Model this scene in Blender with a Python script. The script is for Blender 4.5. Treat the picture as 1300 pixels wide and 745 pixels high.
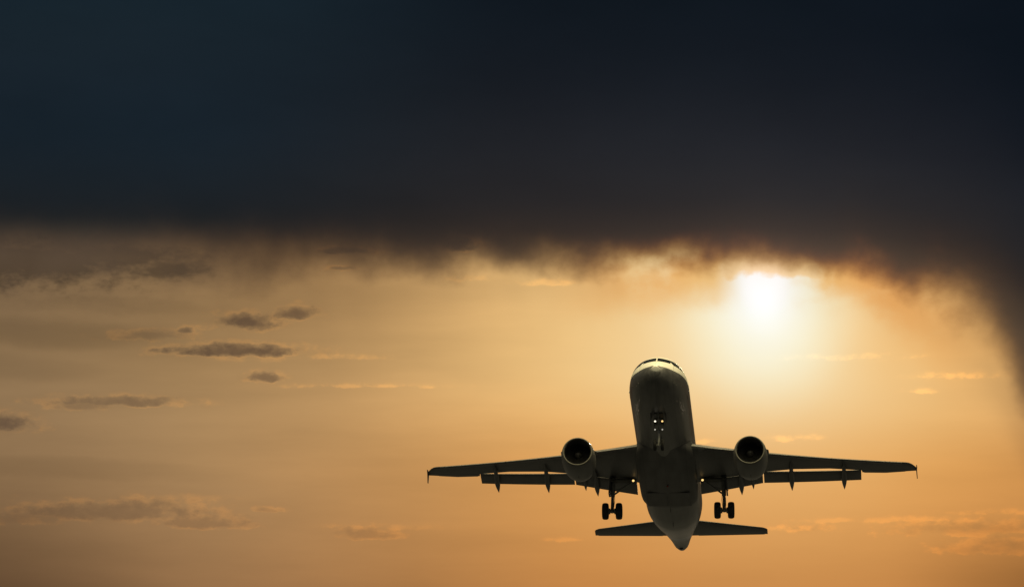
import bpy, math, random
from mathutils import Vector, Matrix
random.seed(7)
R = math.radians
sc = bpy.context.scene
for o in list(bpy.data.objects): bpy.data.objects.remove(o)
COL = sc.collection

# ------------------------------------------------------------------ camera
VIEW_EL = 8.5                                    # telephoto lens looking 8.5 degrees up
cam_d = bpy.data.cameras.new('camera'); cam = bpy.data.objects.new('camera', cam_d); COL.objects.link(cam)
cam_d.sensor_width = 36.0; cam_d.lens = 36.0*5972.3/1300.0
cam_d.clip_start = 0.5; cam_d.clip_end = 60000
cam.location = (0, 0, 1.7); cam.rotation_euler = (R(90+VIEW_EL), 0, 0)
sc.camera = cam

# ------------------------------------------------------------------ view / render
sc.render.engine = 'CYCLES'
sc.view_settings.view_transform = 'Standard'; sc.view_settings.look = 'None'
sc.view_settings.exposure = 0.0; sc.view_settings.gamma = 1.0
sc.view_settings.use_curve_mapping = False
try:
    sc.cycles.use_denoising = True; sc.cycles.denoiser = 'OPENIMAGEDENOISE'
except Exception: pass
sc.cycles.max_bounces = 6
sc.cycles.sample_clamp_indirect = 4.0

# ------------------------------------------------------------------ sun lamp (behind the aircraft, veiled by the cloud edge)
SUN_AZ, SUN_EL = 3.1, 8.5
sun_d = bpy.data.lights.new('sun', 'SUN'); sun_d.energy = 2.0; sun_d.angle = R(0.53); sun_d.color = (1.0, 0.80, 0.55)
sun = bpy.data.objects.new('sun', sun_d); COL.objects.link(sun)
sv = Vector((math.sin(R(SUN_AZ))*math.cos(R(SUN_EL)), math.cos(R(SUN_AZ))*math.cos(R(SUN_EL)), math.sin(R(SUN_EL))))
sun.rotation_euler = sv.to_track_quat('Z', 'Y').to_euler(); sun.location = (60, 900, 220)

# ------------------------------------------------------------------ sky: everything below works in world azimuth / elevation (degrees)
world = bpy.data.worlds.new('World'); sc.world = world; world.use_nodes = True
nt = world.node_tree; nt.nodes.clear()
NL = nt.links
def _in(sock, v):
    if isinstance(v, X): NL.new(v.s, sock)
    elif isinstance(v, bpy.types.NodeSocket): NL.new(v, sock)
    else: sock.default_value = v
def M(op, a, b=None, c=None, clamp=False):
    n = nt.nodes.new('ShaderNodeMath'); n.operation = op; n.use_clamp = clamp
    _in(n.inputs[0], a)
    if b is not None: _in(n.inputs[1], b)
    if c is not None: _in(n.inputs[2], c)
    return X(n.outputs[0])
class X:
    def __init__(s, sock): s.s = sock
    def __add__(a, b): return M('ADD', a, b)
    def __radd__(a, b): return M('ADD', b, a)
    def __sub__(a, b): return M('SUBTRACT', a, b)
    def __rsub__(a, b): return M('SUBTRACT', b, a)
    def __mul__(a, b): return M('MULTIPLY', a, b)
    def __rmul__(a, b): return M('MULTIPLY', b, a)
    def __truediv__(a, b): return M('DIVIDE', a, b)
    def __rtruediv__(a, b): return M('DIVIDE', b, a)
def pw(a, b): return M('POWER', a, b)
def ex(a): return M('EXPONENT', a)
def mx(a, b): return M('MAXIMUM', a, b)
def mn(a, b): return M('MINIMUM', a, b)
def sst(x, lo, hi):                              # smooth step
    n = nt.nodes.new('ShaderNodeMapRange'); n.interpolation_type = 'SMOOTHSTEP'
    _in(n.inputs['Value'], x); n.inputs['From Min'].default_value = lo; n.inputs['From Max'].default_value = hi
    if lo > hi:
        n.inputs['From Min'].default_value = hi; n.inputs['From Max'].default_value = lo
        n.inputs['To Min'].default_value = 1; n.inputs['To Max'].default_value = 0
    return X(n.outputs['Result'])
def vec(x, y, z):
    n = nt.nodes.new('ShaderNodeCombineXYZ')
    for i, v in enumerate((x, y, z)): _in(n.inputs[i], v)
    return X(n.outputs[0])
def vm(op, a, b=None, scale=None):
    n = nt.nodes.new('ShaderNodeVectorMath'); n.operation = op
    _in(n.inputs[0], a)
    if b is not None: _in(n.inputs[1], b)
    if scale is not None: _in(n.inputs['Scale'], scale)
    return X(n.outputs[0])
def vmul(a, b): return vm('MULTIPLY', a, b)
def vadd(a, b): return vm('ADD', a, b)
def vsc(a, k): return vm('SCALE', a, scale=k)
def vmix(f, a, b):                               # a*(1-f)+b*f
    n = nt.nodes.new('ShaderNodeMix'); n.data_type = 'VECTOR'; n.clamp_factor = True
    _in(n.inputs[0], f); _in(n.inputs[4], a); _in(n.inputs[5], b)
    return X(n.outputs[1])
def noise(v, scale=1.0, detail=4.0, rough=0.55, dist=0.0):
    n = nt.nodes.new('ShaderNodeTexNoise'); n.noise_dimensions = '3D'
    _in(n.inputs['Vector'], v); n.inputs['Scale'].default_value = scale; n.inputs['Detail'].default_value = detail
    n.inputs['Roughness'].default_value = rough; n.inputs['Distortion'].default_value = dist
    return X(n.outputs['Fac'])
def ramp(x, stops, mode='B_SPLINE'):
    n = nt.nodes.new('ShaderNodeValToRGB'); cr = n.color_ramp; cr.interpolation = mode
    _in(n.inputs[0], x)
    while len(cr.elements) < len(stops): cr.elements.new(0.5)
    for e_, (p, c) in zip(cr.elements, stops): e_.position = p
    for e_, (p, c) in zip(cr.elements, stops): e_.position = p; e_.color = (c[0], c[1], c[2], 1)
    return X(n.outputs[0])
def curve(x, pts, x0, x1, y0, y1):
    n = nt.nodes.new('ShaderNodeFloatCurve'); c = n.mapping.curves[0]
    _in(n.inputs['Value'], (x-x0)/(x1-x0))
    P = [((a-x0)/(x1-x0), (b-y0)/(y1-y0)) for a, b in pts]
    while len(c.points) < len(P): c.points.new(0.5, 0.5)
    for q, (a, b) in zip(c.points, P): q.location = (a, b); q.handle_type = 'AUTO'
    n.mapping.update()
    return X(n.outputs[0])*(y1-y0)+y0

tc = nt.nodes.new('ShaderNodeTexCoord')
sp = nt.nodes.new('ShaderNodeSeparateXYZ'); NL.new(tc.outputs['Generated'], sp.inputs[0])
dx, dy, dz = (X(sp.outputs[i]) for i in range(3))
A = M('ARCTAN2', dx, dy)*57.29578                # azimuth, 0 = straight ahead, + = right
Ev = M('ARCSINE', dz)*57.29578                   # elevation

# shared noise fields
n_big = noise(vec(A*0.32, Ev*0.75, 3.1), 1.0, 4.0, 0.5)
n_mid = noise(vec(A*1.1, Ev*2.2, 7.7), 1.0, 5.0, 0.55)
n_fine = noise(vec(A*3.2, Ev*6.5, 1.3), 1.0, 6.0, 0.6)
n_rag = noise(vec(A*2.0, Ev*2.4, 9.2), 1.0, 6.0, 0.62)
n_streak = noise(vec(A*1.35+Ev*0.30, Ev*0.30, 5.5), 1.0, 2.0, 0.45)

# ---- sunset haze: brightness and colour fall off with the angle from the sun
ra = A-SUN_AZ; re = Ev-(SUN_EL+0.19)
re = mx(re*1.25, re*(-0.66))
r = M('SQRT', ra*ra*0.96+re*re+0.0009)
r = r*(1.0+(n_big-0.5)*0.16+(n_mid-0.5)*0.05)
t = r/(r+4.0)
def tr(v): return v/(v+4.0)
haze = ramp(t, [(tr(a), c) for a, c in (
    (0.0, (1.02, 1.02, 0.96)), (0.30, (1.03, 1.03, 1.0)), (0.50, (0.97, 0.94, 0.78)), (0.80, (0.95, 0.85, 0.58)), (1.25, (0.92, 0.67, 0.34)),
    (2.1, (0.88, 0.58, 0.245)), (3.1, (0.80, 0.485, 0.185)), (4.6, (0.62, 0.37, 0.145)), (6.5, (0.41, 0.265, 0.115)),
    (9.2, (0.30, 0.20, 0.098)), (14.0, (0.17, 0.12, 0.07)), (40.0, (0.05, 0.045, 0.042)), (150.0, (0.02, 0.022, 0.026)))])
# denser, redder air towards the horizon
low = sst(Ev, 7.9, 3.6)
haze = vmul(haze, vmix(low, (1, 1, 1), (0.62, 0.50, 0.46)))
warm = sst(Ev, 7.7, 6.2)*sst(A, -4.2, 1.6)
haze = vmul(haze, vmix(warm, (1, 1, 1), (1.0, 0.80, 0.58)))
haze = vmul(haze, vmix(sst(A, 0.0, -3.5), (1, 1, 1), (1.02, 0.96, 0.96)))
haze = vsc(haze, (1.0-0.34*sst(A, 4.4, 6.7)*sst(Ev, 6.0, 4.9))*(1.0-0.22*sst(A, 0.2, -2.2)*sst(Ev, 6.9, 8.0))*(1.0-0.36*sst(A, -3.5, -6.8)*sst(Ev, 6.6, 5.0))*(1.0+0.10*sst(A, -1.0, -3.0)*sst(A, -6.0, -4.0)*sst(Ev, 7.2, 6.3)))
haze = vmul(haze, vmix(sst(A, 3.5, 4.7)*sst(Ev, 6.8, 7.9), (1, 1, 1), (0.99, 0.88, 0.76)))
def soft(a0, e0, wa, we, k):
    u = (A+(n_mid-0.5)*0.8-a0)/wa; d = (Ev+(n_mid-0.5)*0.18+(A-a0)*0.03-e0)/we
    return sst(u*u+d*d, 1.2, 0.0)*k
haze = vsc(haze, 1.0-mx(soft(-5.7, 7.98, 1.7, 0.22, 0.20), mx(soft(-4.9, 8.32, 1.3, 0.13, 0.12), soft(-5.4, 6.35, 2.2, 0.16, 0.10)))-soft(-6.2, 7.55, 1.2, 0.20, 0.10))
# horizontal veils of thin cloud in the haze
veil = noise(vec(A*0.28, Ev*1.9, 12.4), 1.0, 5.0, 0.55)
haze = vsc(haze, 1.0+(veil-0.5)*0.38*sst(r, 1.0, 4.0))
# the solar disc itself, seen through the veil
disc = sst(r, 0.40, 0.10)
haze = vadd(haze, vsc((0.10, 0.10, 0.16), disc))

# ---- small clouds: (azimuth, elevation, half width, half height, darkness)
n_puff = noise(vec(A*5.0, Ev*8.5, 4.4), 1.0, 6.0, 0.62)
wA = A+(n_mid-0.5)*0.45+(n_fine-0.5)*0.16
wE = Ev+(n_rag-0.5)*0.06+(n_fine-0.5)*0.10
n_body = (n_puff-0.5)*1.3+(n_fine-0.5)*0.7
def blob(a0, e0, wa, we, k, flat=1.9):
    u = (wA-a0)/(wa*1.12)
    d = (wE-e0)/(we*1.2)
    d = mx(d, d*(-flat))
    q = M('SQRT', u*u+d*d)
    return (sst(1.08-q+n_body, 0.0, 0.85)*0.80+sst(1.75-q+n_body*1.25, 0.0, 1.6)*0.24)*k
DARK = [
    (-3.31, 8.12, 0.36, 0.125, 1.00), (-2.68, 8.24, 0.25, 0.10, 0.85), (-3.38, 7.78, 0.85, 0.095, 0.95), (-3.03, 7.46, 0.20, 0.085, 0.75),
    (-4.03, 8.03, 0.12, 0.06, 0.75), (-4.40, 7.95, 0.55, 0.09, 0.35), (-4.85, 7.15, 0.85, 0.08, 0.55), (-5.25, 7.10, 0.40, 0.10, 0.35),
    (-6.25, 6.86, 0.42, 0.13, 0.85), (-0.63, 9.07, 0.24, 0.10, 1.1), (-2.12, 8.80, 0.24, 0.045, 0.5), (-2.05, 9.00, 0.40, 0.06, 0.6),
    (-4.85, 5.80, 1.25, 0.17, 0.42), (-5.9, 5.72, 0.7, 0.10, 0.25), (-3.75, 5.70, 0.75, 0.11, 0.34), (-1.78, 5.56, 0.42, 0.11, 0.32), (-2.95, 5.86, 0.30, 0.05, 0.25),
    (5.50, 5.60, 1.00, 0.13, 0.26), (3.60, 5.62, 0.35, 0.08, 0.16), (6.0, 5.38, 0.9, 0.14, 0.22)]
dk = None
for b in DARK:
    m = blob(*b); dk = m if dk is None else mx(dk, m)
LIT = [
    (-2.15, 7.71, 0.55, 0.045, 0.55), (-1.95, 7.37, 0.85, 0.032, 0.55), (-3.1, 7.69, 0.6, 0.05, 0.25), (5.48, 7.46, 0.48, 0.05, 0.60), (5.0, 7.28, 0.14, 0.035, 0.55),
    (4.25, 7.70, 0.75, 0.05, 0.35), (0.50, 8.62, 0.42, 0.05, 0.45), (-0.50, 8.67, 0.30, 0.05, 0.25), (3.50, 6.72, 0.30, 0.05, 0.45), (0.63, 5.51, 0.22, 0.035, 0.35),
    (3.45, 5.62, 0.55, 0.05, 0.45), (3.9, 5.72, 0.5, 0.04, 0.3), (4.9, 5.73, 0.75, 0.05, 0.35), (5.95, 5.80, 0.75, 0.05, 0.42), (5.6, 5.55, 0.6, 0.05, 0.3),
    (-4.0, 6.0, 0.7, 0.05, 0.2), (-1.6, 5.66, 0.6, 0.05, 0.25), (-5.9, 5.72, 0.6, 0.06, 0.18), (2.35, 6.7, 0.16, 0.03, 0.4)]
lt = None
for b in LIT:
    m = blob(*b); lt = m if lt is None else mx(lt, m)
fringe = sst(dk, 0.01, 0.12)*sst(dk, 0.45, 0.12)*sst(n_fine, 0.35, 0.65)
lt = mn(lt*2.0*sst(n_fine*0.5+n_puff*0.5, 0.36, 0.58)+fringe*0.95, 1.0)
lit_col = vmul(haze, (1.34, 1.22, 1.06))
haze = vmix(lt, haze, lit_col)
dark_col = vadd(vmul(haze, (0.36, 0.36, 0.44)), (0.018, 0.012, 0.008))
haze = vmix(dk*(0.62+0.6*n_puff), haze, dark_col)

# brown ragged bank hanging under the storm cloud on the left
lb = mx(blob(-6.0, 8.86, 1.75, 0.34, 1.0, 1.0), mx(blob(-4.25, 8.76, 0.62, 0.15, 0.85, 1.2), blob(-4.9, 8.92, 1.2, 0.16, 0.9, 1.2)))
brown = vadd(vsc(haze, 0.16), (0.022, 0.0150, 0.0100))
haze = vmix(lb*(0.75+0.5*n_rag), haze, brown)

# ---- the storm cloud
edge = curve(A, [(-16, 8.40), (-9, 8.45), (-6.3, 8.50), (-4.85, 8.52), (-3.4, 8.46), (-1.94, 8.56), (-0.5, 8.64), (0.97, 8.65), (1.94, 8.69), (2.7, 8.76),
                 (3.1, 8.77), (3.32, 8.71), (3.65, 8.62), (3.95, 8.64), (4.15, 8.70), (4.45, 8.55), (5.0, 8.27), (5.6, 7.83), (6.05, 7.18), (6.4, 6.45), (7.0, 5.4), (9.0, 4.0), (16, 3.0)], -16, 16, 2.0, 10.0)
near = sst(r, 4.0, 0.8)                          # crisp close to the sun, soft elsewhere
wid = 0.56-0.12*near+0.80*sst(A, 4.3, 6.1)+0.32*sst(A, -0.8, -3.4)
n_edge = noise(vec(A*1.5, Ev*1.6, 21.2), 1.0, 4.0, 0.45)
h = (Ev-edge+0.02+(n_edge-0.5)*(0.55+0.55*sst(A, 4.0, 6.0))+(n_rag-0.5)*0.20+(n_streak-0.5)*0.12)/wid
gold = sst(h, -1.15, 0.10)*sst(r, 3.0, 0.6)*sst(r, 0.22, 0.62)*sst(n_edge+n_rag*0.35, 0.40, 0.72)   # thin torn cloud lit through by the sun
gold = mx(gold, sst(h, -0.14, 0.06)*sst(r, 1.4, 0.3)*0.9)
haze = vmul(haze, vmix(gold, (1, 1, 1), (0.98, 0.68, 0.37)))
tau = pw(mx(h, 0.0), 1.7)*4.0
# falling rain: soft vertical curtains under the base
below = edge-Ev
rain = sst(below, 1.3, -0.1)*sst(n_streak, 0.40, 0.80)
tau = tau+rain*(0.15-0.10*near)+sst(below, 0.75, -0.2)*(0.22-0.10*near)+sst(below, 0.50, -0.05)*near*sst(n_edge, 0.38, 0.66)*sst(r, 0.24, 0.55)*0.05
tau = mn(tau, 14.0)
fire = sst(r, 3.2, 0.5)                         # the low sun reddens only the cloud close to it
T = vec(ex(tau*(-1.0)), ex(tau*(fire*(-0.26)-1.06)), ex(tau*(fire*(-0.75)-1.12)))
H = mx(Ev-edge*0.35-8.9*0.65, -0.2)
scol = ramp((H+0.2)/6.0, [(0.0, (0.075, 0.050, 0.031)), (0.06, (0.050, 0.034, 0.024)), (0.105, (0.029, 0.0215, 0.0180)), (0.168, (0.0185, 0.0172, 0.0182)), (0.27, (0.0148, 0.0158, 0.0196)),
                           (0.41, (0.0078, 0.0102, 0.0146)), (0.57, (0.0050, 0.0084, 0.0130)), (1.0, (0.0045, 0.0080, 0.0125))])
scol = vadd(scol, vsc((0.050, 0.032, 0.018), sst(A, -2.8, -5.2)*sst(Ev, 9.45, 8.85)))
scol = vsc(scol, 1.0+1.1*ex(r*(-0.75))+(n_big-0.5)*0.45+(n_mid-0.5)*0.12)
teal = sst(A, 0.5, -4.2)*sst(Ev, 9.2, 11.9)
scol = vmul(scol, vmix(teal, (1, 1, 1), (1.68, 2.05, 1.95)))
scol = vmul(scol, vmix(sst(A, 1.0, 7.0)*sst(Ev, 9.0, 10.5), (1, 1, 1), (0.80, 0.82, 0.88)))
scol = vmul(scol, vmix(sst(A, 0.3, -4.4)*sst(Ev, 9.0, 9.45)*sst(Ev, 11.9, 10.3), (1, 1, 1), (0.52, 0.75, 0.90)))
front = vadd(vmul(haze, T), vmul(scol, vm('SUBTRACT', (1, 1, 1), T)))

# ---- the rest of the sky: dull overcast behind the viewer, an added bright opening high overhead, out of view, to light the nose
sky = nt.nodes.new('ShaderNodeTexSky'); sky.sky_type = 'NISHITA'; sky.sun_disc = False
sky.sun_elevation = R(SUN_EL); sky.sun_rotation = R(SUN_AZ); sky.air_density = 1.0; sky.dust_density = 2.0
SKY_STRENGTH = 0.1
over = noise(vec(dx*3.0, dy*3.0, dz*3.0), 1.0, 5.0, 0.55)
dull = vsc((0.016, 0.019, 0.024), 0.6+over*0.9)
ahead = sst(M('ABSOLUTE', A), 95.0, 35.0)
comp = vmix(ahead, dull, front)
FILL_EL = 95.0; FILL_GAIN = 41.0
hv = (0.05, math.cos(R(FILL_EL)), math.sin(R(FILL_EL)))
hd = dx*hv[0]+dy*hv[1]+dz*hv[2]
nose_fill = sst(hd+(over-0.5)*0.10, math.cos(R(46)), math.cos(R(34)))
clear = vsc(vmul(X(sky.outputs[0]), (1.90, 1.05, 0.37)), FILL_GAIN*SKY_STRENGTH)  # sky tinted warm and boosted well past natural to brighten the nose top
comp = vmix(nose_fill, comp, clear)
bg = nt.nodes.new('ShaderNodeBackground'); bg.inputs['Strength'].default_value = SKY_STRENGTH
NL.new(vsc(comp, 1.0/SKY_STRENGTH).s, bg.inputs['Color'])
wo = nt.nodes.new('ShaderNodeOutputWorld'); NL.new(bg.outputs[0], wo.inputs['Surface'])

# ------------------------------------------------------------------ materials
def mat(name, base, rough=0.5, metal=0.0, coat=0.0, var=0.12, nscale=1.2, streak=(1, 1, 1), panels=None, emit=None, bump=0.0):
    m = bpy.data.materials.new(name); m.use_nodes = True
    t = m.node_tree; n = t.nodes; b = n['Principled BSDF']
    b.inputs['Roughness'].default_value = rough; b.inputs['Metallic'].default_value = metal
    b.inputs['Coat Weight'].default_value = coat; b.inputs['Coat Roughness'].default_value = 0.22
    co = n.new('ShaderNodeTexCoord'); mp = n.new('ShaderNodeMapping'); mp.inputs['Scale'].default_value = streak
    t.links.new(co.outputs['Object'], mp.inputs[0])
    no = n.new('ShaderNodeTexNoise'); no.inputs['Scale'].default_value = nscale; no.inputs['Detail'].default_value = 6
    t.links.new(mp.outputs[0], no.inputs['Vector'])
    cr = n.new('ShaderNodeValToRGB'); t.links.new(no.outputs['Fac'], cr.inputs[0])
    cr.color_ramp.elements[0].position = 0.3; cr.color_ramp.elements[1].position = 0.7
    cr.color_ramp.elements[0].color = tuple(c*(1-var) for c in base)+(1,)
    cr.color_ramp.elements[1].color = tuple(min(1, c*(1+var)) for c in base)+(1,)
    out = cr.outputs[0]
    if panels:                                   # riveted skin panels: thin darker joints
        bt = n.new('ShaderNodeTexBrick'); bt.inputs['Scale'].default_value = 1.0
        bt.inputs['Mortar Size'].default_value = 0.012; bt.inputs['Brick Width'].default_value = panels[0]; bt.inputs['Row Height'].default_value = panels[1]
        bt.inputs['Color1'].default_value = (1, 1, 1, 1); bt.inputs['Color2'].default_value = (.88, .88, .88, 1); bt.inputs['Mortar'].default_value = (.55, .55, .55, 1)
        mp2 = n.new('ShaderNodeMapping'); mp2.inputs['Rotation'].default_value = panels[2]
        t.links.new(co.outputs['Object'], mp2.inputs[0]); t.links.new(mp2.outputs[0], bt.inputs['Vector'])
        mu = n.new('ShaderNodeMix'); mu.data_type = 'RGBA'; mu.blend_type = 'MULTIPLY'; mu.inputs[0].default_value = 1.0
        t.links.new(out, mu.inputs[6]); t.links.new(bt.outputs['Color'], mu.inputs[7]); out = mu.outputs[2]
    t.links.new(out, b.inputs['Base Color'])
    rr = n.new('ShaderNodeMapRange'); t.links.new(no.outputs['Fac'], rr.inputs[0])
    rr.inputs['To Min'].default_value = max(0.03, rough-0.08); rr.inputs['To Max'].default_value = min(1, rough+0.1)
    t.links.new(rr.outputs[0], b.inputs['Roughness'])
    if bump:
        bp = n.new('ShaderNodeBump'); bp.inputs['Strength'].default_value = bump; bp.inputs['Distance'].default_value = 0.02
        t.links.new(no.outputs['Fac'], bp.inputs['Height']); t.links.new(bp.outputs[0], b.inputs['Normal'])
    if emit:
        b.inputs['Emission Color'].default_value = emit[0]+(1,); b.inputs['Emission Strength'].default_value = emit[1]
    return m
white = mat('fuselage_paint', (0.82, 0.80, 0.74), 0.40, coat=0.0, var=0.04, nscale=1.6, streak=(1, .25, 1), panels=(3.2, 1.1, (0, 0, R(90))))
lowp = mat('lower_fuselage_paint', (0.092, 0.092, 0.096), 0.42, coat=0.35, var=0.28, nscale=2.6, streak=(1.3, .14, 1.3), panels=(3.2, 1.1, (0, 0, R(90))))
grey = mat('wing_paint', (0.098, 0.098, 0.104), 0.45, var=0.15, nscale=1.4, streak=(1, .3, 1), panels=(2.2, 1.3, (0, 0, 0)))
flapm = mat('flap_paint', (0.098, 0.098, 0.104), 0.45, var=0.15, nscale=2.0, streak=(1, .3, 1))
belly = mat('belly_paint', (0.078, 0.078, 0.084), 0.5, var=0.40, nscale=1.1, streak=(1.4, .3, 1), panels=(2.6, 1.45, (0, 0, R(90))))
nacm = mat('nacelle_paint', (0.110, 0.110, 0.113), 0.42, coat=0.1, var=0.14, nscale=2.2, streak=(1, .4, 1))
metal = mat('bare_metal', (0.62, 0.61, 0.60), 0.30, metal=1.0, var=0.08, nscale=6)
lipm = mat('inlet_lip_paint', (0.10, 0.095, 0.085), 0.5, var=0.1, nscale=6)
hotm = mat('hot_section_metal', (0.22, 0.20, 0.18), 0.42, metal=0.9, var=0.25, nscale=5)
darkm = mat('duct_lining', (0.035, 0.035, 0.037), 0.6, var=0.2)
fanm = mat('fan_blade_metal', (0.10, 0.10, 0.11), 0.35, metal=0.8, var=0.15, nscale=8)
gearm = mat('gear_paint', (0.16, 0.16, 0.155), 0.45, var=0.25, nscale=7)
legm = mat('nose_leg_paint', (0.45, 0.45, 0.43), 0.4, var=0.2, nscale=7)
tailp = mat('tail_cone_paint', (0.17, 0.17, 0.172), 0.42, coat=0.2, var=0.22, nscale=2.2, streak=(1, .3, 1))
rubber = mat('tyre_rubber', (0.018, 0.018, 0.019), 0.8, var=0.3, nscale=9, bump=0.2)
glassm = mat('window_glass', (0.02, 0.022, 0.026), 0.08, var=0.05)
bay_shade = mat('bay_shade_paint', (0.05, 0.05, 0.045), 0.7, var=0.4, nscale=4)  # dark colour stands in for the shade inside the open bays
sealm = mat('rubber_seal', (0.10, 0.10, 0.10), 0.6, var=0.15)
navy = mat('livery_blue', (0.035, 0.05, 0.10), 0.32, coat=0.3, var=0.08)
lampw = mat('lamp_white', (0.9, 0.9, 0.85), 0.2, var=0.02, emit=((1.0, 0.90, 0.70), 1.5))
lampy = mat('lamp_warm', (0.9, 0.8, 0.6), 0.2, var=0.02, emit=((1.0, 0.62, 0.22), 1.5))
lampd = mat('lamp_dim', (0.7, 0.68, 0.62), 0.2, var=0.02, emit=((1.0, 0.93, 0.8), 0.5))
redlens = mat('red_lens', (0.25, 0.02, 0.015), 0.2, var=0.1)

# ------------------------------------------------------------------ mesh helpers; aircraft axes: x to its left wing, y aft from the nose tip, z up
BASE = Vector((0, 17.71, -4.28))
class MB:
    def __init__(s): s.v = []; s.f = []; s.m = []
    def add(s, vs, fs, mi=0):
        o = len(s.v); s.v += [tuple(v) for v in vs]; s.f += [tuple(i+o for i in f) for f in fs]; s.m += [mi]*len(fs); return s
    def loft(s, rings, caps=True, mi=0, closed=True):
        n = len(rings[0]); vs = [p for r_ in rings for p in r_]; fs = []
        for i in range(len(rings)-1):
            for j in range(n if closed else n-1):
                k = (j+1) % n; fs.append((i*n+j, i*n+k, (i+1)*n+k, (i+1)*n+j))
        if caps and closed: fs.append(tuple(range(n-1, -1, -1))); fs.append(tuple((len(rings)-1)*n+j for j in range(n)))
        return s.add(vs, fs, mi)
    def tube(s, path, rad, n=12, mi=0):
        path = [Vector(p) for p in path]; rings = []
        if not isinstance(rad, (list, tuple)): rad = [rad]*len(path)
        up = None
        for i, p in enumerate(path):
            d = (path[min(i+1, len(path)-1)]-path[max(i-1, 0)]).normalized()
            if up is None: up = Vector((0, 0, 1)) if abs(d.z) < .9 else Vector((1, 0, 0))
            a = d.cross(up).normalized(); b = a.cross(d).normalized(); up = b
            rings.append([p+a*math.cos(2*math.pi*k/n)*rad[i]+b*math.sin(2*math.pi*k/n)*rad[i] for k in range(n)])
        return s.loft(rings, mi=mi)
    def lathe(s, prof, org, axis='y', n=48, mi=0, caps=False):
        rings = []
        o = Vector(org)
        for a, rr in prof:
            ring = []
            for k in range(n):
                c, q = math.cos(2*math.pi*k/n)*rr, math.sin(2*math.pi*k/n)*rr
                ring.append(o+(Vector((c, a, q)) if axis == 'y' else Vector((a, c, q))))
            rings.append(ring)
        return s.loft(rings, caps=caps, mi=mi)
    def box(s, c, h, rot=None, mi=0, bev=0.0):
        c = Vector(c); vs = []
        for x in (-1, 1):
            for y in (-1, 1):
                for z in (-1, 1):
                    p = Vector((x*h[0], y*h[1], z*h[2])); vs.append(c+(rot @ p if rot else p))
        return s.add(vs, [(0, 1, 3, 2), (4, 6, 7, 5), (0, 4, 5, 1), (2, 3, 7, 6), (0, 2, 6, 4), (1, 5, 7, 3)], mi)
    def prism(s, poly, x0, x1, mi=0):            # polygon in (y,z), extruded along x
        n = len(poly); vs = [(x0, y, z) for y, z in poly]+[(x1, y, z) for y, z in poly]
        fs = [tuple(range(n-1, -1, -1)), tuple(range(n, 2*n))]+[(i, (i+1) % n, n+(i+1) % n, n+i) for i in range(n)]
        return s.add(vs, fs, mi)
    def build(s, name, mats, parent=None, smooth=35, offset=None):
        me = bpy.data.meshes.new(name); off = offset if offset is not None else BASE
        me.from_pydata([Vector(v)-off for v in s.v], [], s.f)
        for m_ in (mats if isinstance(mats, (list, tuple)) else [mats]): me.materials.append(m_)
        for p, mi in zip(me.polygons, s.m): p.material_index = mi
        import bmesh
        bm = bmesh.new(); bm.from_mesh(me); bmesh.ops.recalc_face_normals(bm, faces=bm.faces); bm.to_mesh(me); bm.free()
        for p in me.polygons: p.use_smooth = True
        try: me.set_sharp_from_angle(angle=R(smooth))
        except Exception: pass
        me.update()
        o = bpy.data.objects.new(name, me); COL.objects.link(o)
        if parent: o.parent = parent
        return o
def copy_part(o, parent, loc):
    c = o.copy(); COL.objects.link(c); c.parent = parent; c.location = loc; return c
def interp(tab):                                 # monotone cubic through (x, v1, v2, ...)
    xs = [q[0] for q in tab]; k = len(tab[0])-1; n = len(xs); S = []
    for c in range(k):
        ys = [q[c+1] for q in tab]; d = [(ys[i+1]-ys[i])/(xs[i+1]-xs[i]) for i in range(n-1)]
        m = [d[0]]+[0 if d[i-1]*d[i] <= 0 else 2*d[i-1]*d[i]/(d[i-1]+d[i]) for i in range(1, n-1)]+[d[-1]]
        S.append((ys, m))
    def f(x):
        x = min(max(x, xs[0]), xs[-1]); i = 0
        while i < n-2 and x > xs[i+1]: i += 1
        h_ = xs[i+1]-xs[i]; u = (x-xs[i])/h_; out = []
        for ys, m in S:
            out.append((2*u**3-3*u*u+1)*ys[i]+(u**3-2*u*u+u)*h_*m[i]+(-2*u**3+3*u*u)*ys[i+1]+(u**3-u*u)*h_*m[i+1])
        return out
    return f

# ------------------------------------------------------------------ the ground (far below the frame)
g = MB(); S_ = 30000
g.add([(-S_, -S_, 0), (S_, -S_, 0), (S_, S_, 0), (-S_, S_, 0)], [(0, 1, 2, 3)])
ground = g.build('ground', mat('dark_ground', (0.033, 0.036, 0.043), 0.95, var=0.35, nscale=0.02), None, offset=Vector((0, 0, 0)))
ground.data.materials[0].node_tree.nodes['Principled BSDF'].inputs['Specular IOR Level'].default_value = 0.1
ground['kind'] = 'structure'; ground['label'] = 'dark flat grassland under the departing aircraft'; ground['category'] = 'ground'

# ------------------------------------------------------------------ the airliner
root = bpy.data.objects.new('airliner', None); COL.objects.link(root)
root.location = (10.631, 318.978, 33.886); root.rotation_euler = (R(-14.80), R(-0.05), R(-4.71))
root['label'] = 'white twin-engine airliner climbing nose up below the sun, landing gear down and lights on'
root['category'] = 'airplane'

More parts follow.
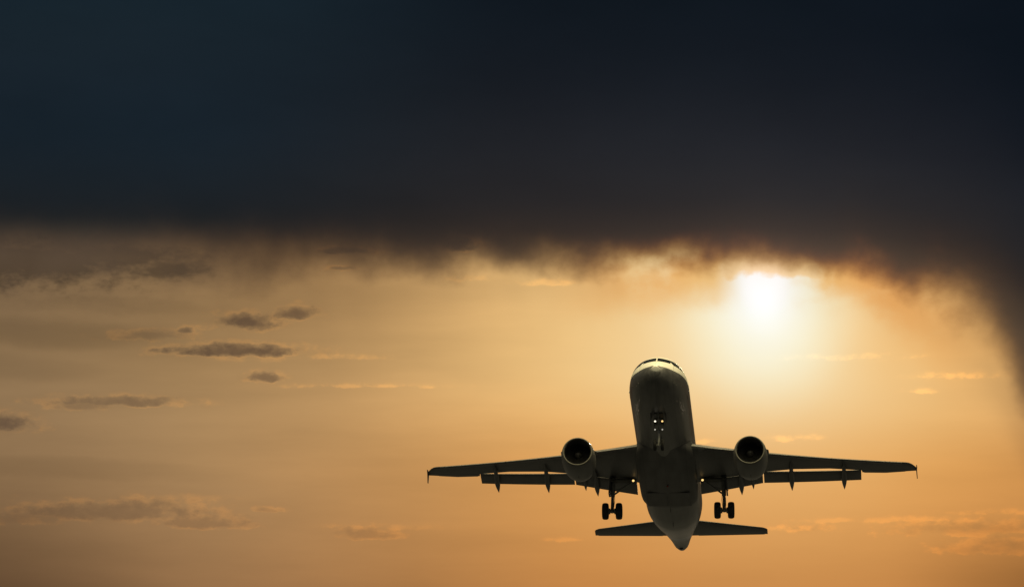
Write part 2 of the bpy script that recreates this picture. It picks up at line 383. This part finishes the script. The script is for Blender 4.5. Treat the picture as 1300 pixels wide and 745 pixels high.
# --- fuselage
FUS = interp([
    (0.0, -.70, -.74, .02), (0.06, -.50, -.93, .22), (0.2, -.28, -1.13, .43), (0.5, .02, -1.36, .72), (1.0, .33, -1.58, 1.03), (1.5, .58, -1.73, 1.27), (2.0, .95, -1.83, 1.46),
    (2.4, 1.20, -1.89, 1.59), (3.0, 1.50, -1.96, 1.73), (3.6, 1.74, -2.0, 1.83), (4.5, 1.97, -2.05, 1.92), (5.5, 2.055, -2.07, 1.965), (6.5, 2.07, -2.07, 1.975), (24.0, 2.07, -2.07, 1.975),
    (26, 2.07, -1.92, 1.95), (28, 2.06, -1.50, 1.82), (30, 2.03, -.98, 1.60), (32, 1.95, -.44, 1.30), (34, 1.75, .02, .96), (35.5, 1.50, .32, .70), (36.4, 1.31, .45, .56), (37.0, 1.17, .52, .42), (37.3, 1.07, .60, .29), (37.45, .99, .67, .19)])
def fring(y, n=96):
    zt, zb, w = FUS(y); zc, hh = (zt+zb)/2, (zt-zb)/2
    q = (water(y)-zc)/hh
    if abs(q) < .999:                            # half the points above the paint line, half below
        a0 = math.acos(q); k0 = n//4; an = []
        for k in range(n//2+1): an.append(a0*k/k0 if k <= k0 else a0+(math.pi-a0)*(k-k0)/(n//2-k0))
        an = an+[2*math.pi-t_ for t_ in an[1:-1]][::-1]
        return [(w*math.sin(t_), y, zc+hh*math.cos(t_)) for t_ in an]
    return [(w*math.sin(2*math.pi*k/n), y, zc+hh*math.cos(2*math.pi*k/n)) for k in range(n)]
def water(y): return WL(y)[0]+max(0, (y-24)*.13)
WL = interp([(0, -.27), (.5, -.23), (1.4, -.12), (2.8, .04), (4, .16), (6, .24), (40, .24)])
ys = [0, .015, .03, .06, .1, .15, .2, .3, .4, .5, .65, .8]+[1.0+.2*i for i in range(28)]+[7.0+i for i in range(17)]+[24.0+.4*i for i in range(33)]+[37.3, 37.45]
fb = MB(); fb.loft([fring(y) for y in ys])
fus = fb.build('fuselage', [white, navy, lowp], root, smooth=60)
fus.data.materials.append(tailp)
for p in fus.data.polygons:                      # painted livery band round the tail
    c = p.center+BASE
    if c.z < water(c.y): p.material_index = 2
    if 32.0+0.25*c.z < c.y < 33.4+0.25*c.z: p.material_index = 1
    elif c.y >= 33.4+0.25*c.z: p.material_index = 3
def fnorm(y, x, z):
    def F(x, y, z):
        zt, zb, w = FUS(y); return (x/w)**2+((z-(zt+zb)/2)/((zt-zb)/2))**2
    e_ = 1e-3
    return Vector((F(x+e_, y, z)-F(x-e_, y, z), F(x, y+e_, z)-F(x, y-e_, z), F(x, y, z+e_)-F(x, y, z-e_))).normalized()
def hit_front(x, z):                             # first fuselage surface met going aft at (x, z)
    lo, hi = 0.0, 7.0
    for _ in range(40):
        y = (lo+hi)/2; zt, zb, w = FUS(y)
        if (x/w)**2+((z-(zt+zb)/2)/((zt-zb)/2))**2 > 1: lo = y
        else: hi = y
    return Vector((x, hi, z))
def hit_side(y, z, s):
    zt, zb, w = FUS(y); q = max(0.0, 1-((z-(zt+zb)/2)/((zt-zb)/2))**2); return Vector((s*w*math.sqrt(q), y, z))
def patch(fn, corners, off=0.006, nu=10, nv=8, thick=0.02):
    (a, b, c, d) = corners; top = []; bot = []
    for j in range(nv+1):
        for i in range(nu+1):
            u, v = i/nu, j/nv
            q = [a[k]*(1-u)*(1-v)+b[k]*u*(1-v)+c[k]*u*v+d[k]*(1-u)*v for k in range(2)]
            P = fn(*q); N = fnorm(P.y, P.x, P.z); top.append(P+N*off); bot.append(P-N*thick)
    mb = MB(); n = nu+1; f = []
    for j in range(nv):
        for i in range(nu): f.append((j*n+i, j*n+i+1, (j+1)*n+i+1, (j+1)*n+i))
    k = len(top); f += [tuple(reversed([q+k for q in t_])) for t_ in f]
    rim = [i for i in range(n)]+[(j*n+nu) for j in range(1, nv+1)]+[nv*n+i for i in range(nu-1, -1, -1)]+[j*n for j in range(nv-1, 0, -1)]
    for i in range(len(rim)): p_, q_ = rim[i], rim[(i+1) % len(rim)]; f.append((p_, q_, q_+k, p_+k))
    return mb.add(top+bot, f)
for s in (1, -1):
    patch(hit_front, [(s*.04, .66), (s*.90, .56), (s*.80, 1.03), (s*.04, 1.18)]).build('windshield_pane', glassm, fus, smooth=50)
    patch(lambda y, z: hit_side(y, z, s), [(2.02, .50), (2.72, .50), (2.62, 1.10), (2.25, 1.06)]).build('cockpit_window', glassm, fus, smooth=50)
    patch(lambda y, z: hit_side(y, z, s), [(2.80, .50), (3.35, .56), (3.20, 1.06), (2.72, 1.12)]).build('cockpit_window', glassm, fus, smooth=50)
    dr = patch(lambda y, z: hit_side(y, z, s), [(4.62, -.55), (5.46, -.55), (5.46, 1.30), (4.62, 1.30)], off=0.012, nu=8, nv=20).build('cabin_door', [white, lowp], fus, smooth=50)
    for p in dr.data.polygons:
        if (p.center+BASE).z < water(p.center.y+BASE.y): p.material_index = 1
    hb = MB(); p0 = hit_side(5.2, -.05, s); hb.box(p0+Vector((s*.02, 0, 0)), (.02, .10, .025)); hb.build('door_handle', metal, fus)
    for yy, zz in ((1.35, -1.0), (1.75, -1.0), (2.35, -.2), (2.5, -.75)):
        p0 = hit_side(yy, zz, s); N = fnorm(p0.y, p0.x, p0.z); pr = MB()
        pr.tube([p0-N*.02, p0+N*.07, p0+N*.10+Vector((0, -.12, 0))], [.022, .02, .010], 8); pr.build('pitot_probe', sealm, fus)
MB().tube([(0, 37.40, .855), (0, 37.62, .86)], [.15, .12], 20).build('exhaust_nozzle', hotm, fus)
pe = MB(); pe.lathe([(0, .16), (.0, .10), (.05, .09)], (0.0, 36.35, .50), n=20, caps=True); pe.build('drain_mast', darkm, fus)
for yy in (8.2, 24.3):
    zb = FUS(yy)[1]; MB().prism([(yy, zb+.02), (yy+.38, zb+.02), (yy+.40, zb-.24), (yy+.22, zb-.26)], -.018, .018).build('antenna_blade', sealm, fus)

# --- wing-body fairing under the cabin
FAIR = interp([(10.2, .6, -2.0), (11.0, 1.35, -2.03), (12.0, 1.86, -2.09), (13.0, 2.04, -2.22), (14.2, 2.05, -2.36), (15.4, 2.03, -2.44), (17, 2.0, -2.48), (19.4, 1.98, -2.45), (20.3, 1.94, -2.39), (20.9, 1.84, -2.29), (21.35, 1.66, -2.16), (21.6, 1.45, -2.05), (21.7, 1.2, -1.95)])
rings = []
for i in range(60):
    y = 10.2+11.5*(i/59); w, zb = FAIR(y); zt = -.35; zc = (zt+zb)/2-.1; ring = []
    for k in range(64):
        a = 2*math.pi*k/64; c_, s_ = math.cos(a), math.sin(a); e_ = 2/3.0
        ring.append((w*math.copysign(abs(c_)**e_, c_), y, (zc+(zt-zc)*abs(s_)**e_) if s_ > 0 else zc-(zc-zb)*abs(s_)**e_))
    rings.append(ring)
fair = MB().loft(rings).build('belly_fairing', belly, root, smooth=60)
for s in (1, -1):                                # closed main wheel doors, a hair proud of the fairing
    MB().box((s*.80, 18.75, -2.478), (.70, 1.25, .012)).build('wheel_door', belly, fair)
MB().lathe([(0, .001), (0.05, .05), (.12, .07), (.2, .05), (.25, .001)], (0.02, 16.0, -2.52), n=16).build('beacon_light', redlens, fair)
MB().prism([(20.55, -2.40), (20.9, -2.38), (20.88, -2.62), (20.75, -2.63)], -.015, .015).build('antenna_blade', sealm, fair)

# --- wings
def foil(n, tc, cam=0.015, te=0.002):
    up, lo = [], []
    for i in range(n+1):
        x = 0.5*(1-math.cos(math.pi*i/n))
        yt = 5*tc*(0.2969*math.sqrt(x)-0.126*x-0.3516*x*x+0.2843*x**3-0.1015*x**4)+te*x
        yc = cam*(1-(2*x-1)**2)
        up.append((x, yc+yt)); lo.append((x, yc-yt))
    return up[::-1]+lo[1:]
def zw(x): return -1.25+(x-2)*0.089+0.55*((max(x, 2)-2)/15)**2
def le(x):
    y = 12.0+0.558*(x-2.03)
    if x > 16.2: y += 2.2*((x-16.2)/.75)**2*.45
    return y
SLOT = interp([(0.6, 18.1), (2, 17.98), (6.5, 17.72), (13.15, 19.97), (13.2, 20.38), (16.9, 21.72)])
TE0 = interp([(0.6, -.30), (2, -.26), (6.5, -.12), (13.2, -.05), (17, -.02)])
def section(x, y0, z0, y1, z1, tc, s, n=16, cam=.015):
    c = y1-y0; dz = z1-z0
    return [(s*x, y0+c*u, z0+dz*u+c*v) for u, v in foil(n, tc, cam)]
WX = [0.6, 2.0, 3.4, 4.8, 6.5, 8.5, 11, 13.15, 13.2, 14.8, 16.2, 16.4, 16.6, 16.78, 16.9]
for s in (1, -1):
    w = MB(); rg = []
    for x in WX:
        tc = 0.150-0.045*min(1, max(0, (x-2)/9))
        rg.append(section(x, le(x), zw(x), SLOT(x)[0], zw(x)+TE0(x)[0], tc*(1 if x < 16.7 else .6), s))
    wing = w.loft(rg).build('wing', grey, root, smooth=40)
    # flaps, extended for take-off
    for nm, xa, xb, ya, yb, da, db, tya, tyb in (('in', 2.18, 6.42, 17.98, 17.70, -.24, -.10, 19.60, 19.20), ('out', 6.50, 13.12, 17.70, 19.93, -.10, -.03, 19.20, 21.28)):
        fr = []
        for i in range(9):
            u = i/8; x = xa+(xb-xa)*u; y0 = ya+(yb-ya)*u; z0 = zw(x)+da+(db-da)*u-.02
            y1 = tya+(tyb-tya)*u; drop = {'in': (.30, .24), 'out': (.24, .20)}[nm]; z1 = z0-(drop[0]+(drop[1]-drop[0])*u)
            fr.append(section(x, y0, z0, y1, z1, .13, s, 12, .02))
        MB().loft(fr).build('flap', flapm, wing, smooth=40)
    # drooped leading-edge slats
    for xa, xb in ((2.75, 5.15), (6.45, 8.75), (8.80, 11.10), (11.15, 13.45), (13.50, 15.90)):
        fr = []
        for i in range(5):
            x = xa+(xb-xa)*i/4; c = .34+.035*(16-x)
            fr.append([(s*x, le(x)-.10+c*uu, zw(x)-.055-.02*uu+c*vv*1.0) for uu, vv in foil(10, .20, .03)])
        MB().loft(fr).build('slat', metal if False else flapm, wing, smooth=40)
    # aileron, split off by a hinge line
    fr = []
    for x in (13.32, 14.8, 16.15):
        y1 = SLOT(x)[0]+.04; fr.append(section(x, y1-.52, zw(x)+TE0(x)[0]*.75-.012, y1, zw(x)+TE0(x)[0]-.005, .10, s, 10, 0))
    MB().loft(fr).build('aileron', flapm, wing, smooth=40)
    # canoe fairings over the flap tracks
    for x, ln in ((4.95, 1.0), (8.38, .95), (11.95, .9)):
        sl = SLOT(x)[0]; fte = (19.35 if x < 6.5 else 19.20+(x-6.5)/6.62*2.08)
        y0, y1 = sl-1.7, fte+.72; z0 = zw(x)-.22-(.10 if x < 6 else 0); z1 = zw(x)+TE0(x)[0]-.60
        fr = []
        for i in range(15):
            u = i/14; rr = max(.004, math.sin(math.pi*min(1, u*1.25)/2)**.7*(1 if u < .62 else max(0, 1-((u-.62)/.38)**1.6)))
            y = y0+(y1-y0)*u; z = z0+(z1-z0)*(u**1.7)
            fr.append([(s*x+.195*rr*math.cos(2*math.pi*k/16), y, z+.25*rr*math.sin(2*math.pi*k/16)) for k in range(16)])
        MB().loft(fr).build('flap_track_fairing', flapm, wing, smooth=50)
    MB().tube([(s*5.75, 17.9, zw(5.7)-.35), (s*5.75, 19.0, zw(5.7)-.52), (s*5.75, 19.55, zw(5.7)-.60)], [.10, .09, .01], 10).build('actuator_fairing', flapm, wing)
    # arrow-shaped wingtip fence
    zt = zw(16.9); fe = MB()
    for dd in (0,):
        poly = [(20.75, zt+.03), (21.95, zt+.34), (22.20, zt+.35), (21.80, zt-.02), (22.02, zt-.50), (21.85, zt-.52), (21.2, zt-.16)]
        vs = [(s*(16.88+abs(z-zt)*.10), y, z) for y, z in poly]+[(s*(16.93+abs(z-zt)*.10), y, z) for y, z in poly]; n = len(poly)
        fe.add(vs, [tuple(range(n-1, -1, -1)), tuple(range(n, 2*n))]+[(i, (i+1) % n, n+(i+1) % n, n+i) for i in range(n)])
    fe.build('wingtip_fence', grey, wing, smooth=30)
    # flat dark plate painted as the gear-leg bay's shade; landing light under the wing root
    MB().box((s*3.15, 17.35, -1.62), (.75, .34, .06), Matrix.Rotation(R(3), 3, 'X')).build('gear_bay_shade', bay_shade, wing)
    ll = MB(); ll.tube([(s*2.36, 17.05, -1.50), (s*2.36, 17.05, -1.72)], .05, 10, 1)
    ll.lathe([(0.12, .03), (.06, .085), (0, .095), (-.012, .08)], (s*2.36, 16.95, -1.78), n=20, mi=1)
    ll.lathe([(-.006, .08), (-.02, .05), (-.022, .001)], (s*2.36, 16.95, -1.78), n=20, mi=0)
    ll.build('landing_light', [lampy, gearm], wing)

# --- engines
def blades(mb, c, r0, r1, n, tw0, tw1, chord, mi=0):
    for k in range(n):
        a = 2*math.pi*k/n; rad = Vector((math.cos(a), 0, math.sin(a))); tan = Vector((-math.sin(a), 0, math.cos(a))); vs = []
        for i in range(6):
            u = i/5; q = r0+(r1-r0)*u; tw = R(tw0+(tw1-tw0)*u); d = tan*math.sin(tw)+Vector((0, 1, 0))*math.cos(tw); nn = (tan*math.cos(tw)-Vector((0, 1, 0))*math.sin(tw))*.008
            p = Vector(c)+rad*q
            vs += [p-d*chord/2, p+nn, p+d*chord/2, p-nn]
        fs = []
        for i in range(5):
            for j in range(4): fs.append((i*4+j, i*4+(j+1) % 4, i*4+4+(j+1) % 4, i*4+4+j))
        mb.add(vs, fs, mi)
for s in (1, -1):
    cx, cy, cz = s*5.78, 11.0, -1.92
    nb = MB(); nb.lathe([(.10, 1.025), (.35, 1.075), (.8, 1.125), (1.3, 1.145), (1.9, 1.14), (2.4, 1.105), (2.8, 1.05), (3.15, .97), (3.36, .90), (3.37, .86), (2.6, .88), (1.4, .88)], (cx, cy, cz), n=72)
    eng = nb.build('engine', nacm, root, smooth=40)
    lb_ = MB(); lb_.lathe([(.10, 1.026), (.04, 1.005), (.01, .98), (0, .955), (.01, .93), (.05, .905), (.14, .885)], (cx, cy, cz), n=72); lb_.build('inlet_lip', lipm, eng, smooth=70)
    du = MB(); du.lathe([(.14, .884), (.4, .865), (.8, .865), (1.25, .87), (1.26, .02)], (cx, cy, cz), n=72); du.build('inlet_duct', darkm, eng, smooth=40)
    fa = MB(); blades(fa, (cx, cy+.86, cz), .26, .855, 32, 25, 62, .26); fa.build('fan', fanm, eng, smooth=30)
    MB().lathe([(.50, .002), (.53, .05), (.62, .13), (.78, .24), (.98, .29), (1.1, .28)], (cx, cy, cz), n=32).build('spinner', fanm, eng, smooth=50)
    MB().lathe([(2.9, .62), (3.3, .55), (3.75, .44), (3.76, .40), (3.3, .40)], (cx, cy, cz), n=48).build('core_nozzle', hotm, eng, smooth=50)
    MB().lathe([(3.2, .36), (3.7, .28), (4.3, .06), (4.35, .002)], (cx, cy, cz), n=36).build('exhaust_cone', hotm, eng, smooth=50)
    pr = []
    for y, hw, za, zb_ in ((11.9, .03, -.88, -.80), (12.4, .14, -1.0, -.62), (13.2, .19, -1.1, -.62), (14.3, .19, -1.25, -.70), (15.6, .17, -1.20, -.80), (16.8, .10, -1.12, -.9), (17.4, .02, -1.05, -.95)):
        zm, hz = (za+zb_)/2, (zb_-za)/2
        pr.append([(s*5.76+hw*math.cos(2*math.pi*k/16), y, zm+hz*math.copysign(abs(math.sin(2*math.pi*k/16))**.6, math.sin(2*math.pi*k/16))) for k in range(16)])
    MB().loft(pr).build('pylon', grey, eng, smooth=50)
    for q in (1, -1):                            # vortex strakes on the shoulders of the cowling
        a = R(22); d = Vector((q*math.cos(a), 0, math.sin(a))); nn = Vector((-q*math.sin(a), 0, math.cos(a)))*.015
        c = Vector((cx, 0, cz)); vs = []
        for k_ in (1, -1):
            for y, rr in ((11.95, 1.10), (12.35, 1.30), (12.95, 1.32), (13.05, 1.10)): vs.append(c+d*rr+Vector((0, y, 0))+nn*k_)
        MB().add(vs, [(0, 1, 2, 3), (7, 6, 5, 4), (0, 4, 5, 1), (1, 5, 6, 2), (2, 6, 7, 3), (3, 7, 4, 0)]).build('strake', nacm, eng)
    MB().prism([(12.6, cz-1.12), (12.95, cz-1.11), (12.95, cz-1.22), (12.8, cz-1.22)], cx-.02, cx+.02).build('drain_mast', sealm, eng)

# --- tail
def hz_(x): return .95+.105*x
for s in (1, -1):
    fr = []
    for x in (.35, 1.0, 2.5, 4.2, 5.9, 6.12, 6.22):
        y0 = 32.76+.61*(x-1.86)+(0.28*max(0, (x-5.9)/.32)**2); y1 = 35.35+.25*(x-1.26)
        fr.append(section(x, y0, hz_(x), y1, hz_(x)-.03, .105 if x < 6.2 else .05, s, 14, -.01))
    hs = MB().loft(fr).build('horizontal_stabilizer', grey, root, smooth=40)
    fr = []
    for x in (1.3, 3.5, 6.0):
        y1 = 35.36+.25*(x-1.26)+.03; c = .85-.06*x; fr.append(section(x, y1-c, hz_(x)-.035, y1, hz_(x)-.045, .10, s, 10, 0))
    MB().loft(fr).build('elevator', flapm, hs, smooth=40)
fr = []
for z, y0, y1 in ((1.6, 29.3, 35.2), (2.2, 30.0, 35.35), (3.5, 31.1, 35.65), (5.5, 32.75, 36.1), (7.6, 34.45, 36.55), (7.85, 34.8, 36.6)):
    fr.append([((y1-y0)*v, y0+(y1-y0)*u, z) for u, v in foil(14, .10, 0)])
fin = MB().loft(fr).build('vertical_stabilizer', white, root, smooth=40)
fr = []
for z, y0, y1 in ((2.15, 33.9, 35.40), (5.5, 35.0, 36.14), (7.5, 35.7, 36.56)):
    fr.append([((y1-y0)*v*1.25, y0+(y1-y0)*u, z) for u, v in foil(10, .10, 0)])
MB().loft(fr).build('rudder', white, fin, smooth=40)

# --- landing gear
def wheel(rad, half, hub):
    w = MB(); b = half*.32
    w.lathe([(-half*.55, hub), (-half*.92, hub*1.12), (-half, rad*.72), (-half*.92, rad*.88), (-half*.62, rad*.97), (-half*.15, rad), (half*.15, rad), (half*.62, rad*.97), (half*.92, rad*.88), (half, rad*.72), (half*.92, hub*1.12), (half*.55, hub)], (0, 0, 0), axis='x', n=40, mi=0)
    for q in (1, -1): w.lathe([(q*half*.55, hub*1.01), (q*half*.50, hub*.6), (q*half*.75, hub*.45), (q*half*.78, .001)], (0, 0, 0), axis='x', n=28, mi=1)
    return w
nx, ny, nz = 0.0, 5.07, -3.86
ng = MB(); ng.tube([(0, 4.92, -1.95), (0, 5.0, -2.75)], .095, 16); ng.tube([(0, 5.0, -2.74), (0, 5.05, -3.55)], .062, 14); ng.tube([(0, 5.05, -3.5), (0, 5.07, nz-.06)], .075, 14)
ng.tube([(-.30, ny, nz), (.30, ny, nz)], .05, 12)
nose_gear = ng.build('nose_gear', legm, root)
nw = wheel(.382, .112, .20).build('wheel', [rubber, gearm], nose_gear, offset=Vector((0, 0, 0)))
nw.location = Vector((.25, ny, nz))-BASE; copy_part(nw, nose_gear, Vector((-.25, ny, nz))-BASE)
MB().tube([(0, 4.0, -2.0), (0, 5.0, -2.85)], .05, 10).build('drag_strut', gearm, nose_gear)
tl = MB(); tl.tube([(.03, 5.12, -2.7), (.03, 5.38, -3.1), (.03, 5.12, -3.5)], [.03, .035, .03], 8); tl.build('torque_link', gearm, nose_gear)
for s in (1, -1):
    MB().prism([(4.1, -1.95), (5.0, -2.02), (5.0, -2.55), (4.75, -2.72), (4.1, -2.5)], s*.50-.012, s*.50+.012).build('gear_door', belly, nose_gear)
    MB().prism([(5.05, -2.02), (5.75, -2.04), (5.7, -2.45), (5.1, -2.5)], s*.30-.012, s*.30+.012).build('gear_door', belly, nose_gear)
    for nm, x, y, z, rr, m_ in (('taxi_light', s*.235, 4.78, -2.30, .066, lampw if s < 0 else lampy), ('turnoff_light', s*.24, 4.84, -2.86, .05, lampd)):
        l = MB(); l.lathe([(.14, rr*.35), (.06, rr*.95), (0, rr*1.15), (-.012, rr)], (x, y, z), n=20, mi=1); l.lathe([(-.006, rr), (-.02, rr*.6), (-.024, .001)], (x, y, z), n=20, mi=0)
        l.tube([(x, y+.1, z), (0, y+.16, z)], .03, 8, 1); l.build(nm, [m_, gearm], nose_gear)
MB().box((0, 4.95, -2.075), (.30, .95, .02), Matrix.Rotation(R(-1.2), 3, 'X')).build('gear_bay_shade', bay_shade, nose_gear)  # flat dark plate in place of the shaded nose bay
mwheel = None
for s in (1, -1):
    gx, gy, gz = s*3.82, 17.71, -3.70
    mg = MB(); mg.tube([(s*3.74, 17.55, -1.35), (s*3.80, 17.66, -2.65)], .155, 18); mg.tube([(s*3.80, 17.66, -2.6), (s*3.82, 17.70, -3.6)], .105, 16)
    mg.tube([(s*3.82, 17.7, -3.5), (gx, gy, gz-.10)], [.12, .15], 14); mg.tube([(gx-.52, gy, gz), (gx+.52, gy, gz)], .085, 14)
    for q in (1, -1): mg.lathe([(q*.14, .20), (q*.26, .21), (q*.27, .05)], (gx, gy, gz), axis='x', n=20)
    main = mg.build('main_gear', gearm, root)
    for q in (1, -1):
        if mwheel is None: mwheel = wheel(.575, .222, .30).build('wheel', [rubber, gearm], main, offset=Vector((0, 0, 0))); mwheel.location = Vector((gx+q*.4635, gy, gz))-BASE
        else: copy_part(mwheel, main, Vector((gx+q*.4635, gy, gz))-BASE)
    MB().tube([(s*3.72, 17.6, -2.55), (s*2.85, 17.45, -1.95), (s*2.15, 17.35, -1.5)], [.06, .07, .07], 12).build('side_stay', gearm, main)
    MB().tube([(s*3.62, 17.56, -2.2), (s*3.1, 17.48, -2.12)], .035, 8).build('lock_stay', gearm, main)
    t2 = MB(); t2.tube([(gx+.05, 17.85, -2.7), (gx+.05, 18.2, -3.15), (gx, 17.85, -3.6)], [.05, .06, .05], 8); t2.build('torque_link', gearm, main)
    MB().tube([(gx-s*.14, 17.62, -2.4), (gx-s*.17, 17.6, -3.0), (gx-s*.1, 17.62, -3.55)], .018, 6).build('brake_hose', rubber, main)
    c = Matrix.Rotation(R(s*-4), 3, 'Y')
    MB().box((s*3.98, 17.60, -1.95), (.05, .36, .62), c).build('gear_door', grey, main)
    MB().tube([(s*3.8, 17.6, -2.2), (s*4.1, 17.6, -2.3)], .03, 8).build('door_link', gearm, main)
